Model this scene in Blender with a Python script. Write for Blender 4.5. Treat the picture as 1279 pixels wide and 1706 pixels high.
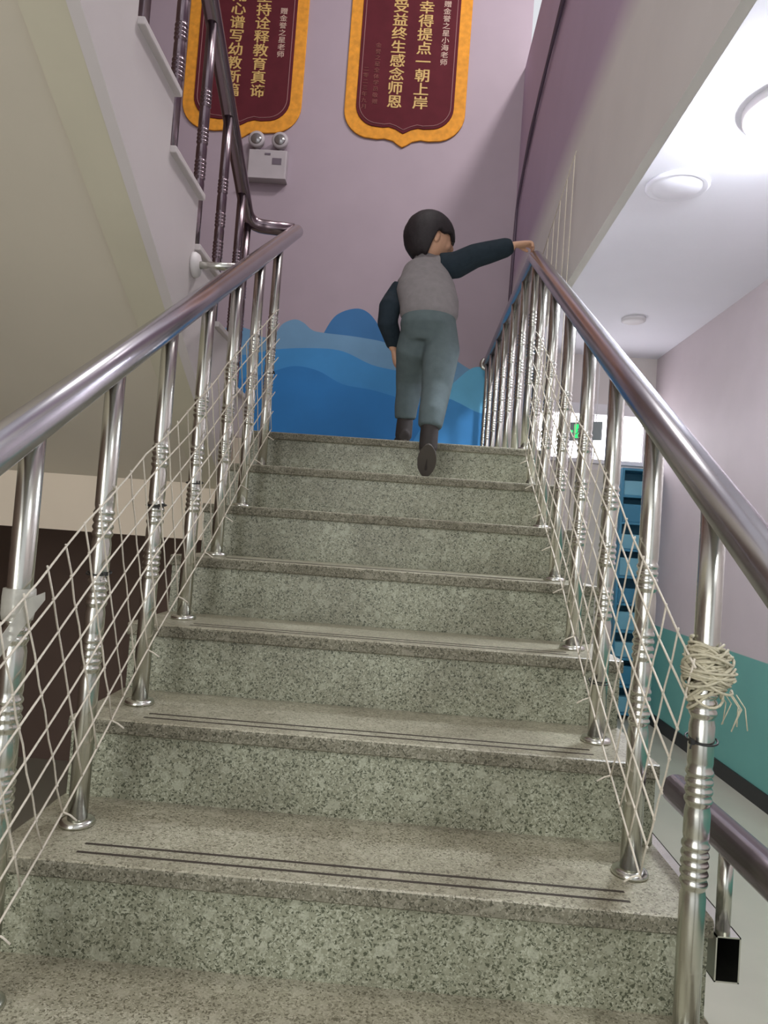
import bpy, bmesh, math, random
from mathutils import Vector, Matrix, Quaternion

random.seed(7)
for o in list(bpy.data.objects):
    bpy.data.objects.remove(o)
SC = bpy.context.scene
COL = SC.collection

# ------------------------------------------------------------------ camera, light, exposure
F_PX = 1192.156
YAW, PITCH, ROLL = -0.0365, 0.0374, 0.0732
CAM = Vector((0.0693, -1.2181, 0.5853))
fwd = Vector((math.sin(YAW) * math.cos(PITCH), math.cos(YAW) * math.cos(PITCH), math.sin(PITCH)))
rt = Vector((math.cos(YAW), -math.sin(YAW), 0))
up = rt.cross(fwd)
r2 = rt * math.cos(ROLL) + up * math.sin(ROLL)
u2 = -rt * math.sin(ROLL) + up * math.cos(ROLL)
cam_data = bpy.data.cameras.new('camera')
cam = bpy.data.objects.new('camera', cam_data)
COL.objects.link(cam)
cam.matrix_world = Matrix(((r2.x, u2.x, -fwd.x, CAM.x), (r2.y, u2.y, -fwd.y, CAM.y), (r2.z, u2.z, -fwd.z, CAM.z), (0, 0, 0, 1)))
cam_data.sensor_fit = 'HORIZONTAL'
cam_data.sensor_width = 36
cam_data.lens = F_PX * 36 / 1279
cam_data.clip_start = 0.02
SC.camera = cam

world = bpy.data.worlds.new('world')
SC.world = world
world.use_nodes = True
bg = world.node_tree.nodes['Background']
bg.inputs[0].default_value = (0.93, 0.95, 1.0, 1)
bg.inputs[1].default_value = 1.0


def area_light(name, loc, target, sx, sy, power, color):
    d = bpy.data.lights.new(name, 'AREA')
    d.shape = 'RECTANGLE'
    d.size, d.size_y = sx, sy
    d.energy = power
    d.color = color
    o = bpy.data.objects.new(name, d)
    COL.objects.link(o)
    o.location = loc
    o.rotation_euler = (Vector(target) - Vector(loc)).to_track_quat('-Z', 'Y').to_euler()
    return o


area_light('upper_floor_lamp', (1.3, 1.7, 5.35), (-0.4, 2.3, 2.0), 0.26, 0.26, 85, (1.0, 0.95, 0.95))
area_light('stairwell_fill', (0.0, 0.7, 5.45), (0.0, 0.7, 0.0), 0.6, 0.6, 50, (1.0, 0.98, 0.92))  # added overhead fill to lift the treads, not a known lamp
area_light('stairwell_window_light', (-0.9, -2.6, 4.6), (-0.6, 2.6, 2.2), 1.4, 1.2, 8, (0.95, 0.97, 1.0))
area_light('fill_behind_camera', (-1.1, -3.1, 1.1), (0.5, 1.0, 1.3), 1.8, 2.2, 62, (1.0, 0.99, 0.95))  # added soft fill from behind the camera, also brightens the side wall
area_light('hall_fill_behind', (1.45, -1.6, 2.38), (1.45, -1.6, 0.0), 0.35, 0.35, 30, (0.93, 0.96, 1.0))  # unseen extra light, added to brighten the hall ceiling

SC.view_settings.view_transform = 'Standard'
SC.view_settings.look = 'None'
SC.view_settings.gamma = 1
SC.view_settings.use_curve_mapping = False
SC.view_settings.exposure = -0.30
SC.cycles.max_bounces = 8
SC.cycles.use_denoising = True

# ------------------------------------------------------------------ materials


def lin(c):
    v = [x / 255 for x in c]
    v = [x / 12.92 if x <= 0.04045 else ((x + 0.055) / 1.055) ** 2.4 for x in v]
    return (v[0], v[1], v[2], 1)


def pmat(name, col, rough=0.6, metal=0.0, mottle=0.06, scale=6.0, bump=0.0, bscale=200, spec=0.5, alpha=1.0):
    m = bpy.data.materials.new(name)
    m.use_nodes = True
    nt = m.node_tree
    b = nt.nodes['Principled BSDF']
    b.inputs['Roughness'].default_value = rough
    b.inputs['Metallic'].default_value = metal
    b.inputs['Specular IOR Level'].default_value = spec
    b.inputs['Alpha'].default_value = alpha
    tc = nt.nodes.new('ShaderNodeTexCoord')
    n = nt.nodes.new('ShaderNodeTexNoise')
    n.inputs['Scale'].default_value = scale
    n.inputs['Detail'].default_value = 4
    nt.links.new(tc.outputs['Object'], n.inputs['Vector'])
    r = nt.nodes.new('ShaderNodeValToRGB')
    c = lin(col)
    r.color_ramp.elements[0].position = 0.3
    r.color_ramp.elements[1].position = 0.7
    r.color_ramp.elements[0].color = tuple(x * (1 - mottle) for x in c[:3]) + (1,)
    r.color_ramp.elements[1].color = tuple(min(1, x * (1 + mottle)) for x in c[:3]) + (1,)
    nt.links.new(n.outputs['Fac'], r.inputs['Fac'])
    nt.links.new(r.outputs['Color'], b.inputs['Base Color'])
    if bump:
        n2 = nt.nodes.new('ShaderNodeTexNoise')
        n2.inputs['Scale'].default_value = bscale
        nt.links.new(tc.outputs['Object'], n2.inputs['Vector'])
        bp = nt.nodes.new('ShaderNodeBump')
        bp.inputs['Strength'].default_value = bump
        bp.inputs['Distance'].default_value = 0.002
        nt.links.new(n2.outputs['Fac'], bp.inputs['Height'])
        nt.links.new(bp.outputs['Normal'], b.inputs['Normal'])
    return m


def emat(name, col, strength):
    m = bpy.data.materials.new(name)
    m.use_nodes = True
    nt = m.node_tree
    b = nt.nodes['Principled BSDF']
    b.inputs['Base Color'].default_value = lin(col)
    b.inputs['Emission Color'].default_value = lin(col)
    b.inputs['Emission Strength'].default_value = strength
    return m


def granite(name, base, dark, light, rough=0.42):
    m = bpy.data.materials.new(name)
    m.use_nodes = True
    nt = m.node_tree
    L = nt.links
    b = nt.nodes['Principled BSDF']
    b.inputs['Roughness'].default_value = rough
    tc = nt.nodes.new('ShaderNodeTexCoord')

    def vor(scale):
        v = nt.nodes.new('ShaderNodeTexVoronoi')
        v.inputs['Scale'].default_value = scale
        v.inputs['Randomness'].default_value = 1
        L.new(warp.outputs[0], v.inputs['Vector'])
        return v
    nz = nt.nodes.new('ShaderNodeTexNoise')
    nz.inputs['Scale'].default_value = 140
    L.new(tc.outputs['Object'], nz.inputs['Vector'])
    warp = nt.nodes.new('ShaderNodeMixRGB')
    warp.blend_type = 'LINEAR_LIGHT'
    warp.inputs[0].default_value = 0.006
    L.new(tc.outputs['Object'], warp.inputs[1])
    L.new(nz.outputs['Color'], warp.inputs[2])
    v1 = vor(330)
    sep = nt.nodes.new('ShaderNodeSeparateColor')
    L.new(v1.outputs['Color'], sep.inputs[0])
    ramp = nt.nodes.new('ShaderNodeValToRGB')
    e = ramp.color_ramp
    e.interpolation = 'LINEAR'
    e.elements[0].position = 0.0
    e.elements[0].color = lin(dark)
    e.elements[1].position = 1.0
    e.elements[1].color = lin(light)
    for p, c in ((0.16, dark), (0.24, base), (0.72, base), (0.86, light)):
        el = e.elements.new(p)
        el.color = lin(c)
    L.new(sep.outputs[0], ramp.inputs['Fac'])
    v2 = vor(62)
    sep2 = nt.nodes.new('ShaderNodeSeparateColor')
    L.new(v2.outputs['Color'], sep2.inputs[0])
    r2_ = nt.nodes.new('ShaderNodeValToRGB')
    r2_.color_ramp.elements[0].position = 0.90
    r2_.color_ramp.elements[0].color = (0, 0, 0, 1)
    r2_.color_ramp.elements[1].position = 0.94
    r2_.color_ramp.elements[1].color = (0.55, 0.55, 0.55, 1)
    L.new(sep2.outputs[1], r2_.inputs['Fac'])
    mix = nt.nodes.new('ShaderNodeMixRGB')
    L.new(r2_.outputs['Color'], mix.inputs[0])
    L.new(ramp.outputs['Color'], mix.inputs[1])
    mix.inputs[2].default_value = lin(light)
    big = nt.nodes.new('ShaderNodeTexNoise')
    big.inputs['Scale'].default_value = 5
    big.inputs['Detail'].default_value = 3
    L.new(tc.outputs['Object'], big.inputs['Vector'])
    rb = nt.nodes.new('ShaderNodeValToRGB')
    rb.color_ramp.elements[0].position = 0.35
    rb.color_ramp.elements[0].color = (0.80, 0.78, 0.76, 1)
    rb.color_ramp.elements[1].position = 0.62
    rb.color_ramp.elements[1].color = (1.05, 1.05, 1.05, 1)
    L.new(big.outputs['Fac'], rb.inputs['Fac'])
    mul = nt.nodes.new('ShaderNodeMixRGB')
    mul.blend_type = 'MULTIPLY'
    mul.inputs[0].default_value = 1
    L.new(mix.outputs[0], mul.inputs[1])
    L.new(rb.outputs['Color'], mul.inputs[2])
    L.new(mul.outputs[0], b.inputs['Base Color'])
    return m


def two_tone(name, cols, splits, soft=0.004, rough=0.6):
    """wall paint in horizontal bands by real height: cols[0] below splits[0], cols[1] up to splits[1] ..."""
    m = bpy.data.materials.new(name)
    m.use_nodes = True
    nt = m.node_tree
    L = nt.links
    b = nt.nodes['Principled BSDF']
    b.inputs['Roughness'].default_value = rough
    tc = nt.nodes.new('ShaderNodeTexCoord')
    sx = nt.nodes.new('ShaderNodeSeparateXYZ')
    L.new(tc.outputs['Object'], sx.inputs[0])
    cur = None
    for i, c in enumerate(cols):
        if i == 0:
            rgb = nt.nodes.new('ShaderNodeRGB')
            rgb.outputs[0].default_value = lin(c)
            cur = rgb.outputs[0]
            continue
        mr = nt.nodes.new('ShaderNodeMapRange')
        mr.inputs['From Min'].default_value = splits[i - 1] - soft
        mr.inputs['From Max'].default_value = splits[i - 1] + soft
        L.new(sx.outputs[2], mr.inputs['Value'])
        mx = nt.nodes.new('ShaderNodeMixRGB')
        L.new(mr.outputs[0], mx.inputs[0])
        L.new(cur, mx.inputs[1])
        mx.inputs[2].default_value = lin(c)
        cur = mx.outputs[0]
    nz = nt.nodes.new('ShaderNodeTexNoise')
    nz.inputs['Scale'].default_value = 3.5
    nz.inputs['Detail'].default_value = 5
    L.new(tc.outputs['Object'], nz.inputs['Vector'])
    rr = nt.nodes.new('ShaderNodeValToRGB')
    rr.color_ramp.elements[0].position = 0.3
    rr.color_ramp.elements[0].color = (0.94, 0.94, 0.94, 1)
    rr.color_ramp.elements[1].position = 0.7
    rr.color_ramp.elements[1].color = (1, 1, 1, 1)
    L.new(nz.outputs['Fac'], rr.inputs['Fac'])
    mul = nt.nodes.new('ShaderNodeMixRGB')
    mul.blend_type = 'MULTIPLY'
    mul.inputs[0].default_value = 1
    L.new(cur, mul.inputs[1])
    L.new(rr.outputs['Color'], mul.inputs[2])
    L.new(mul.outputs[0], b.inputs['Base Color'])
    return m


M = {}
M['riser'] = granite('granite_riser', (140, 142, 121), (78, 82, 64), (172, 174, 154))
M['tread'] = granite('granite_tread', (158, 155, 134), (112, 108, 90), (182, 178, 158), 0.36)
M['tread_edge'] = granite('granite_rough_edge', (118, 115, 98), (76, 75, 60), (150, 147, 130), 0.75)
M['groove'] = pmat('groove_dark', (58, 50, 42), 0.8)
M['concrete'] = pmat('concrete_plaster', (170, 166, 152), 0.8)
M['steel'] = pmat('polished_steel', (205, 205, 196), 0.24, 1.0, 0.03, 30)
M['rail'] = pmat('handrail_steel', (192, 190, 196), 0.24, 1.0, 0.03, 12)
M['rail_dark'] = pmat('handrail_steel_dark', (132, 118, 124), 0.26, 1.0, 0.04, 12)
M['cord'] = pmat('white_nylon_cord', (214, 206, 190), 0.8, 0, 0.08, 300)
M['cord_old'] = pmat('frayed_cord', (190, 184, 160), 0.9, 0, 0.15, 200)
M['black'] = pmat('black_plastic', (26, 26, 26), 0.5)
M['tape'] = pmat('clear_tape', (206, 204, 192), 0.35, 0, 0.1, 40, alpha=0.6)
M['purple'] = two_tone('wall_purple_paint', [(172, 156, 167)], [])
M['sidewall'] = two_tone('stairwell_side_paint', [(232, 228, 226), (190, 168, 194)], [2.34], 0.10)
M['soffit'] = pmat('soffit_paint', (206, 198, 182), 0.75, 0, 0.04, 2)
M['stringband'] = pmat('string_edge_paint', (200, 194, 174), 0.75, 0, 0.04, 3)
M['white'] = pmat('white_plaster', (205, 198, 198), 0.75, 0, 0.03, 3)
M['ceiling'] = pmat('ceiling_white', (236, 236, 242), 0.7, 0, 0.02, 2)
M['beam'] = pmat('beam_cream', (238, 224, 204), 0.75, 0, 0.03, 2)
M['maroon'] = pmat('maroon_wall', (110, 90, 80), 0.8, 0, 0.12, 2)
M['hallwall'] = two_tone('hall_wall_paint', [(60, 64, 60), (104, 168, 158), (200, 188, 190)], [-0.725, 0.015], 0.003)
M['farwall'] = two_tone('far_wall_paint', [(214, 206, 200)], [])
M['floor'] = pmat('hall_floor_tile', (168, 165, 148), 0.3, 0, 0.05, 4)
M['blue'] = pmat('cabinet_blue', (54, 122, 150), 0.5, 0, 0.06, 4)
M['blue_light'] = pmat('cabinet_blue_light', (112, 168, 184), 0.5, 0, 0.06, 4)
M['frame'] = pmat('window_frame_white', (220, 216, 216), 0.5)
M['daylight'] = emat('window_daylight', (250, 246, 255), 9.0)
M['lamp_glow'] = emat('ceiling_lamp_glow', (238, 244, 255), 210.0)
M['exit_green'] = emat('exit_sign_green', (40, 215, 110), 1.6)
M['exit_body'] = pmat('exit_sign_body', (128, 134, 132), 0.5)
M['cable'] = pmat('grey_cable', (104, 90, 106), 0.6)
M['gold'] = pmat('pennant_gold_fringe', (226, 152, 46), 0.8, 0, 0.16, 26, 0.5, 300)
M['velvet'] = pmat('pennant_maroon_velvet', (92, 36, 44), 0.85, 0, 0.1, 10, 0.2, 400, 0.2)
M['line'] = pmat('pennant_edge_cord', (150, 104, 104), 0.7)
M['letter'] = pmat('pennant_gold_letter', (206, 172, 104), 0.6, 0, 0.08, 30)
M['letter_pale'] = pmat('pennant_pale_letter', (206, 176, 160), 0.6)
M['letter_dim'] = pmat('pennant_dim_letter', (128, 68, 62), 0.7)
M['lamp_body'] = pmat('emergency_lamp_body', (176, 168, 172), 0.5)
M['lamp_glass'] = pmat('emergency_lamp_reflector', (150, 146, 146), 0.15, 0.7)
M['lamp_dark'] = pmat('emergency_lamp_label', (104, 92, 104), 0.5)
M['door'] = pmat('door_cream', (206, 198, 186), 0.6)
# mural paints
M['m_top'] = pmat('mural_pale_blue', (112, 156, 192), 0.7, 0, 0.05, 5)
M['m_round'] = pmat('mural_deep_blue', (56, 116, 172), 0.7, 0, 0.05, 5)
M['m_mid'] = pmat('mural_mid_blue', (62, 142, 204), 0.7, 0, 0.05, 5)
M['m_dark'] = pmat('mural_dark_blue', (40, 122, 190), 0.7, 0, 0.06, 4)
M['m_light'] = pmat('mural_light_blue', (104, 184, 222), 0.7, 0, 0.05, 5)
# boy
M['skin'] = pmat('skin', (206, 160, 132), 0.55, 0, 0.04, 30)
M['hair'] = pmat('black_hair', (34, 27, 30), 0.66, 0, 0.2, 60, 0.4, 120)
M['sweater'] = pmat('grey_sweater', (132, 127, 128), 0.9, 0, 0.07, 40, 0.3, 300, 0.2)
M['sleeve'] = pmat('navy_sleeve', (40, 50, 58), 0.9, 0, 0.1, 40, 0.3, 300, 0.2)
M['trousers'] = pmat('grey_trousers', (92, 104, 106), 0.9, 0, 0.08, 30, 0.25, 260, 0.2)
M['shoe'] = pmat('dark_shoe', (50, 44, 42), 0.7, 0, 0.1, 30)
M['sole'] = pmat('shoe_sole', (74, 68, 62), 0.8)
M['eye'] = pmat('eye_dark', (28, 20, 18), 0.2)
M['lip'] = pmat('lip', (176, 110, 100), 0.5)

# ------------------------------------------------------------------ mesh helpers


class MB:
    def __init__(self):
        self.v, self.f, self.mi, self.sm = [], [], [], []

    def add(self, verts, faces, mi=0, smooth=False):
        k = len(self.v)
        self.v += [tuple(p) for p in verts]
        for f in faces:
            self.f.append(tuple(i + k for i in f))
            self.mi.append(mi)
            self.sm.append(smooth)
        return self

    def box(self, a, b, mi=0):
        (x0, y0, z0), (x1, y1, z1) = a, b
        vs = [(x0, y0, z0), (x1, y0, z0), (x1, y1, z0), (x0, y1, z0), (x0, y0, z1), (x1, y0, z1), (x1, y1, z1), (x0, y1, z1)]
        return self.add(vs, [(0, 3, 2, 1), (4, 5, 6, 7), (0, 1, 5, 4), (1, 2, 6, 5), (2, 3, 7, 6), (3, 0, 4, 7)], mi)

    def prism(self, poly, axis, a, b, mi=0):
        """polygon in the plane across axis, pushed from a to b.  axis 0: poly is (y,z); 1: (x,z); 2: (x,y)"""
        def P(p, t):
            return (t, p[0], p[1]) if axis == 0 else ((p[0], t, p[1]) if axis == 1 else (p[0], p[1], t))
        n = len(poly)
        vs = [P(p, a) for p in poly] + [P(p, b) for p in poly]
        fs = [tuple(range(n)), tuple(range(2 * n - 1, n - 1, -1))]
        fs += [(i, (i + 1) % n, n + (i + 1) % n, n + i) for i in range(n)]
        return self.add(vs, fs, mi)

    def tube(self, pts, r, n=16, mi=0, cap=True, ell=None, side=None):
        """swept tube; r number or list; ell = second radius list (along 'side' direction r, across it ell)"""
        P = [Vector(p) for p in pts]
        R = r if isinstance(r, (list, tuple)) else [r] * len(P)
        E = ell if ell is not None else R
        T = []
        for i in range(len(P)):
            a = P[max(i - 1, 0)]
            b = P[min(i + 1, len(P) - 1)]
            T.append((b - a).normalized())
        s = Vector(side) if side is not None else (Vector((0, 0, 1)) if abs(T[0].z) < 0.9 else Vector((1, 0, 0)))
        vs = []
        for i, p in enumerate(P):
            s = (s - T[i] * s.dot(T[i])).normalized()
            q = T[i].cross(s)
            for k in range(n):
                a = 2 * math.pi * k / n
                vs.append(p + s * (math.cos(a) * R[i]) + q * (math.sin(a) * E[i]))
        fs = []
        for i in range(len(P) - 1):
            for k in range(n):
                fs.append((i * n + k, i * n + (k + 1) % n, (i + 1) * n + (k + 1) % n, (i + 1) * n + k))
        self.add(vs, fs, mi, True)
        if cap:
            k0 = len(self.v) - len(vs)
            for ring, flip in ((0, True), (len(P) - 1, False)):
                ids = [k0 + ring * n + k for k in range(n)]
                self.f.append(tuple(reversed(ids)) if flip else tuple(ids))
                self.mi.append(mi)
                self.sm.append(False)
        return self

    def lathe(self, prof, c=(0, 0, 0), n=24, mi=0, axis='Z'):
        vs, fs = [], []
        for (r, z) in prof:
            for k in range(n):
                a = 2 * math.pi * k / n
                p = (math.cos(a) * r, math.sin(a) * r, z)
                if axis == 'Y':
                    p = (p[0], -p[2], p[1])
                elif axis == 'X':
                    p = (p[2], p[0], p[1])
                vs.append((c[0] + p[0], c[1] + p[1], c[2] + p[2]))
        for i in range(len(prof) - 1):
            for k in range(n):
                fs.append((i * n + k, i * n + (k + 1) % n, (i + 1) * n + (k + 1) % n, (i + 1) * n + k))
        fs.append(tuple(reversed(range(n))))
        fs.append(tuple((len(prof) - 1) * n + k for k in range(n)))
        return self.add(vs, fs, mi, True)

    def ball(self, c, r, mi=0, n=16, rot=None):
        rx, ry, rz = r if isinstance(r, (tuple, list)) else (r, r, r)
        vs, fs = [], []
        m = n // 2
        for i in range(m + 1):
            th = math.pi * i / m
            for k in range(n):
                a = 2 * math.pi * k / n
                p = Vector((rx * math.sin(th) * math.cos(a), ry * math.sin(th) * math.sin(a), rz * math.cos(th)))
                if rot is not None:
                    p = rot @ p
                vs.append(p + Vector(c))
        for i in range(m):
            for k in range(n):
                fs.append((i * n + k, (i + 1) * n + k, (i + 1) * n + (k + 1) % n, i * n + (k + 1) % n))
        return self.add(vs, fs, mi, True)

    def mesh(self, name):
        me = bpy.data.meshes.new(name)
        me.from_pydata(self.v, [], self.f)
        me.polygons.foreach_set('material_index', self.mi)
        me.polygons.foreach_set('use_smooth', self.sm)
        bm = bmesh.new()
        bm.from_mesh(me)
        bmesh.ops.remove_doubles(bm, verts=bm.verts, dist=1e-6)
        bmesh.ops.recalc_face_normals(bm, faces=bm.faces)
        bm.to_mesh(me)
        bm.free()
        return me

    def build(self, name, mats, parent=None, bevel=0.0, seg=2):
        me = self.mesh(name)
        for m in (mats if isinstance(mats, (list, tuple)) else [mats]):
            me.materials.append(m)
        return link(name, me, parent, bevel, seg)


def link(name, me, parent=None, bevel=0.0, seg=2):
    o = bpy.data.objects.new(name, me)
    COL.objects.link(o)
    if parent is not None:
        o.parent = parent
        # every part is modelled in world space under a root that sits at its thing's base
        off = Vector((0, 0, 0))
        p = parent
        while p is not None:
            off += p.location
            p = p.parent
        o.location = -off
    if bevel:
        b = o.modifiers.new('edge', 'BEVEL')
        b.width = bevel
        b.segments = seg
        b.limit_method = 'ANGLE'
    return o


def tag(o, label=None, cat=None, group=None, kind=None):
    for k, v in (('label', label), ('category', cat), ('group', group), ('kind', kind)):
        if v:
            o[k] = v
    return o


def thing(name, loc, label, cat, group=None):
    e = bpy.data.objects.new(name, None)
    e.empty_display_size = 0.05
    COL.objects.link(e)
    e.location = loc
    return tag(e, label, cat, group)


def struct(o):
    o['kind'] = 'structure'
    return o


def smooth_path(pts, rad, n=6):
    """round the corners of a polyline"""
    P = [Vector(p) for p in pts]
    out = [P[0]]
    for i in range(1, len(P) - 1):
        r = rad[i] if isinstance(rad, (list, tuple)) else rad
        a = P[i] + (P[i - 1] - P[i]).normalized() * r
        b = P[i] + (P[i + 1] - P[i]).normalized() * r
        for k in range(n + 1):
            t = k / n
            out.append(a * (1 - t) ** 2 + P[i] * 2 * t * (1 - t) + b * t * t)
    out.append(P[-1])
    return out


def text_mesh(mb, ch, x, y, z, w, h, depth, mi=0, bold=0.0):
    """one character standing on the XZ plane, facing -Y, centred at x,z and fitted in w x h"""
    cu = bpy.data.curves.new('glyph', 'FONT')
    cu.body = ch
    cu.size = 1
    cu.extrude = 0.02
    cu.resolution_u = 2
    cu.offset = bold
    ob = bpy.data.objects.new('glyph', cu)
    COL.objects.link(ob)
    dg = bpy.context.evaluated_depsgraph_get()
    me = bpy.data.meshes.new_from_object(ob.evaluated_get(dg))
    vs = [v.co.copy() for v in me.vertices]
    fs = [tuple(p.vertices) for p in me.polygons]
    bpy.data.objects.remove(ob)
    bpy.data.curves.remove(cu)
    bpy.data.meshes.remove(me)
    if not vs:
        return
    # CJK em box: advance 1, keep the em square so strokes like the character for one stay thin
    xs = [v.x for v in vs]
    ys = [v.y for v in vs]
    cx = (min(xs) + max(xs)) / 2
    cy = 0.38 if ord(ch[0]) > 0x2000 else (min(ys) + max(ys)) / 2
    em = 0.95 if ord(ch[0]) > 0x2000 else max(max(xs) - min(xs), max(ys) - min(ys))
    mb.add([(x + (v.x - cx) * w / em, y - (v.z / 0.02) * depth * 0.5, z + (v.y - cy) * h / em) for v in vs], fs, mi)


# ------------------------------------------------------------------ dimensions of the place (metres)
T, R = 0.28, 0.165          # going and rise of a step; step 1 is the origin, its nosing at y = 0, z = 0
XE = 0.615                  # half width of the flight
XL, XR = -0.522, 0.522      # baluster lines
SL = R / T
FLOOR = -5 * R
LAND = 6 * R
YL = 6 * T                  # nosing of the landing
YB = 3.70                   # back wall of the stairwell
HALL_C = 2.42               # ceiling of the hall beside the stairs
XW = 2.24                   # far side wall of the hall
YF = 5.40                   # end wall of the hall

# ------------------------------------------------------------------ the setting
struct(MB().box((-2.3, -3.2, FLOOR - 0.12), (XW + 0.2, YF + 0.2, FLOOR)).build('floor', M['floor']))
wb = struct(MB().box((-2.1, YB, LAND - 0.465), (0.60, YB + 0.12, 5.7)).build('wall_back', M['purple']))
struct(MB().box((0.60, YB, 1.70), (0.68, YB + 0.12, 5.7)).build('wall_back', M['purple']))
struct(MB().box((-2.22, -3.2, FLOOR), (-2.10, YB + 0.12, 5.7)).build('wall_left', M['maroon']))
struct(MB().box((-2.1, 2.9, FLOOR), (XE, 3.0, LAND - 0.465)).build('wall_under_landing', M['maroon']))
struct(MB().box((0.65, -0.93, 1.70), (0.68, YB, 3.95)).build('wall_right', M['sidewall']))
struct(MB().box((0.68, -3.2, HALL_C), (XW, YF, 2.80)).build('ceiling', M['ceiling']))
struct(MB().box((-2.1, -3.2, HALL_C), (0.73, -0.95, 2.80)).build('ceiling', M['ceiling']))
struct(MB().box((-2.1, -1.6, 5.6), (3.1, YB + 0.1, 5.75)).build('ceiling', M['ceiling']))
struct(MB().box((XW, -3.2, FLOOR), (XW + 0.12, YF + 0.12, 3.0)).build('wall_hall', M['hallwall']))
struct(MB().box((3.0, -1.6, 2.8), (3.1, YB + 0.1, 5.6)).build('wall_upper_blocker', M['white']))  # unseen wall, added to limit world light entering from the right
struct(MB().box((XW - 0.012, -3.2, FLOOR), (XW, YF - 0.30, FLOOR + 0.10)).build('baseboard_hall', M['black']))
# end wall of the hall with its high window and the door below it
WX0, WX1, WZ0, WZ1 = 1.15, 2.145, 1.455, 1.865
fw = MB()
fw.box((0.2, YF, FLOOR), (XW, YF + 0.12, WZ0))
fw.box((0.2, YF, WZ1), (XW, YF + 0.12, HALL_C))
fw.box((0.2, YF, WZ0), (WX0, YF + 0.12, WZ1))
fw.box((WX1, YF, WZ0), (XW, YF + 0.12, WZ1))
struct(fw.build('wall_far', M['farwall']))
win = MB()
for (a, b, c, d) in ((WX0 - 0.05, WX1 + 0.03, WZ1, WZ1 + 0.10), (WX0 - 0.03, WX1 + 0.03, WZ0 - 0.04, WZ0)):
    win.box((a, YF - 0.03, c), (b, YF + 0.06, d))
for x in (WX0 - 0.03, (WX0 + WX1) / 2 + 0.02, WX1):
    win.box((x, YF - 0.02, WZ0), (x + 0.03, YF + 0.05, WZ1))
wf = struct(win.build('window_1', M['frame'], None, 0.004))
pane = MB().box((WX0, YF + 0.02, WZ0), (WX1, YF + 0.03, WZ1)).build('pane', M['daylight'], wf)
dr = MB()
for k in range(2):
    x0 = 1.12 + k * 0.40
    dr.box((x0, YF - 0.03, FLOOR), (x0 + 0.39, YF - 0.002, 1.36))
    dr.box((x0 + 0.06, YF - 0.036, -0.60), (x0 + 0.33, YF - 0.03, 0.25))
    dr.box((x0 + 0.06, YF - 0.036, 0.40), (x0 + 0.33, YF - 0.03, 1.25))
dd = struct(dr.build('door_1', M['door'], None, 0.004))
MB().tube([(1.49, YF - 0.03, 0.18), (1.49, YF - 0.075, 0.18), (1.49, YF - 0.075, 0.34), (1.49, YF - 0.03, 0.34)], 0.008, 8).build('door_handle', M['steel'], dd)

# landing and its beam
struct(MB().box((-2.098, YL + 0.33, LAND - 0.233), (XE, YB, LAND - 0.03)).box((-2.098, YL + 0.032, LAND - 0.465), (XE, YL + 0.33, LAND - 0.031)).build('landing_beam', M['beam']))
struct(MB().box((-2.098, YL + 0.302, LAND - 0.03), (XE, YB, LAND)).build('landing_floor', M['tread']))

# ------------------------------------------------------------------ the granite stairs
stairs = thing('staircase', (0, -4 * T, FLOOR), 'grey speckled granite staircase climbing to the landing', 'staircase')
core = []
for i in range(-3, 8):
    y, z = (i - 1) * T + 0.0305, (i - 1) * R - 0.0305
    if i == 7:
        y, z = YL + 0.011, (i - 1) * R - 0.0305 - R
        core += [(y, z)]
        continue
    core += [(y, z - R + 0.0), (y, z)]
core[0] = (core[0][0], FLOOR)
poly = core + [(YL + 0.011, LAND - 0.20), (YL + 0.011, LAND - 0.36), (-4 * T + 0.42, FLOOR)]
MB().prism(poly, 0, -XE + 0.012, XE - 0.012).build('flight_slab', M['concrete'], stairs)
for i in range(-3, 8):
    y, z = (i - 1) * T, (i - 1) * R
    dep = T + 0.03 if i < 7 else 0.30
    n = 5
    edge = [(y + 0.006 * (1 - math.sin(a)), z - 0.006 * (1 - math.cos(a))) for a in [math.pi / 2 * k / n for k in range(n + 1)]]
    prof = edge[::-1] + [(y, z - 0.029), (y + dep, z - 0.029), (y + dep, z)]
    prof = [(y + 0.006, z), (y + 0.002, z - 0.002), (y, z - 0.007), (y, z - 0.027), (y + 0.003, z - 0.03), (y + dep, z - 0.03), (y + dep, z)]
    tb_ = MB().prism(prof, 0, -XE, XE)
    for q in (3, 4, 5):
        tb_.mi[q] = 1
    tr = tb_.build('tread', [M['tread'], M['tread_edge']], stairs)
    if i < 7:
        g = MB()
        for yy in (0.036, 0.070):
            g.box((-0.47, y + yy, z - 0.002), (0.49, y + yy + 0.0065, z + 0.0006))
        g.build('groove_strip', M['groove'], tr)
    MB().box((-XE + 0.004, y + 0.011, z - R), (XE - 0.004, y + 0.031, z - 0.03)).build('riser', M['riser'], stairs)

# ------------------------------------------------------------------ the upper flight, over the left
XS = -0.68
upf = thing('staircase', (-1.3, 1.87, LAND), 'pale plastered upper flight rising overhead at the left of the granite steps', 'staircase')


def up_nose(k):
    return 1.87 - (k - 1) * T, LAND + k * R


prof = [(1.90, LAND)]
for k in range(1, 12):
    y, z = up_nose(k)
    prof += [(y - 0.012, z - R), (y - 0.012, z - 0.02)]
prof[1] = (1.858, LAND)
ye, ze = up_nose(11)
prof += [(ye - 0.014, ze - 0.02)]


def string_z(y):
    return 1.275 + (0.80 - y) * SL


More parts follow.
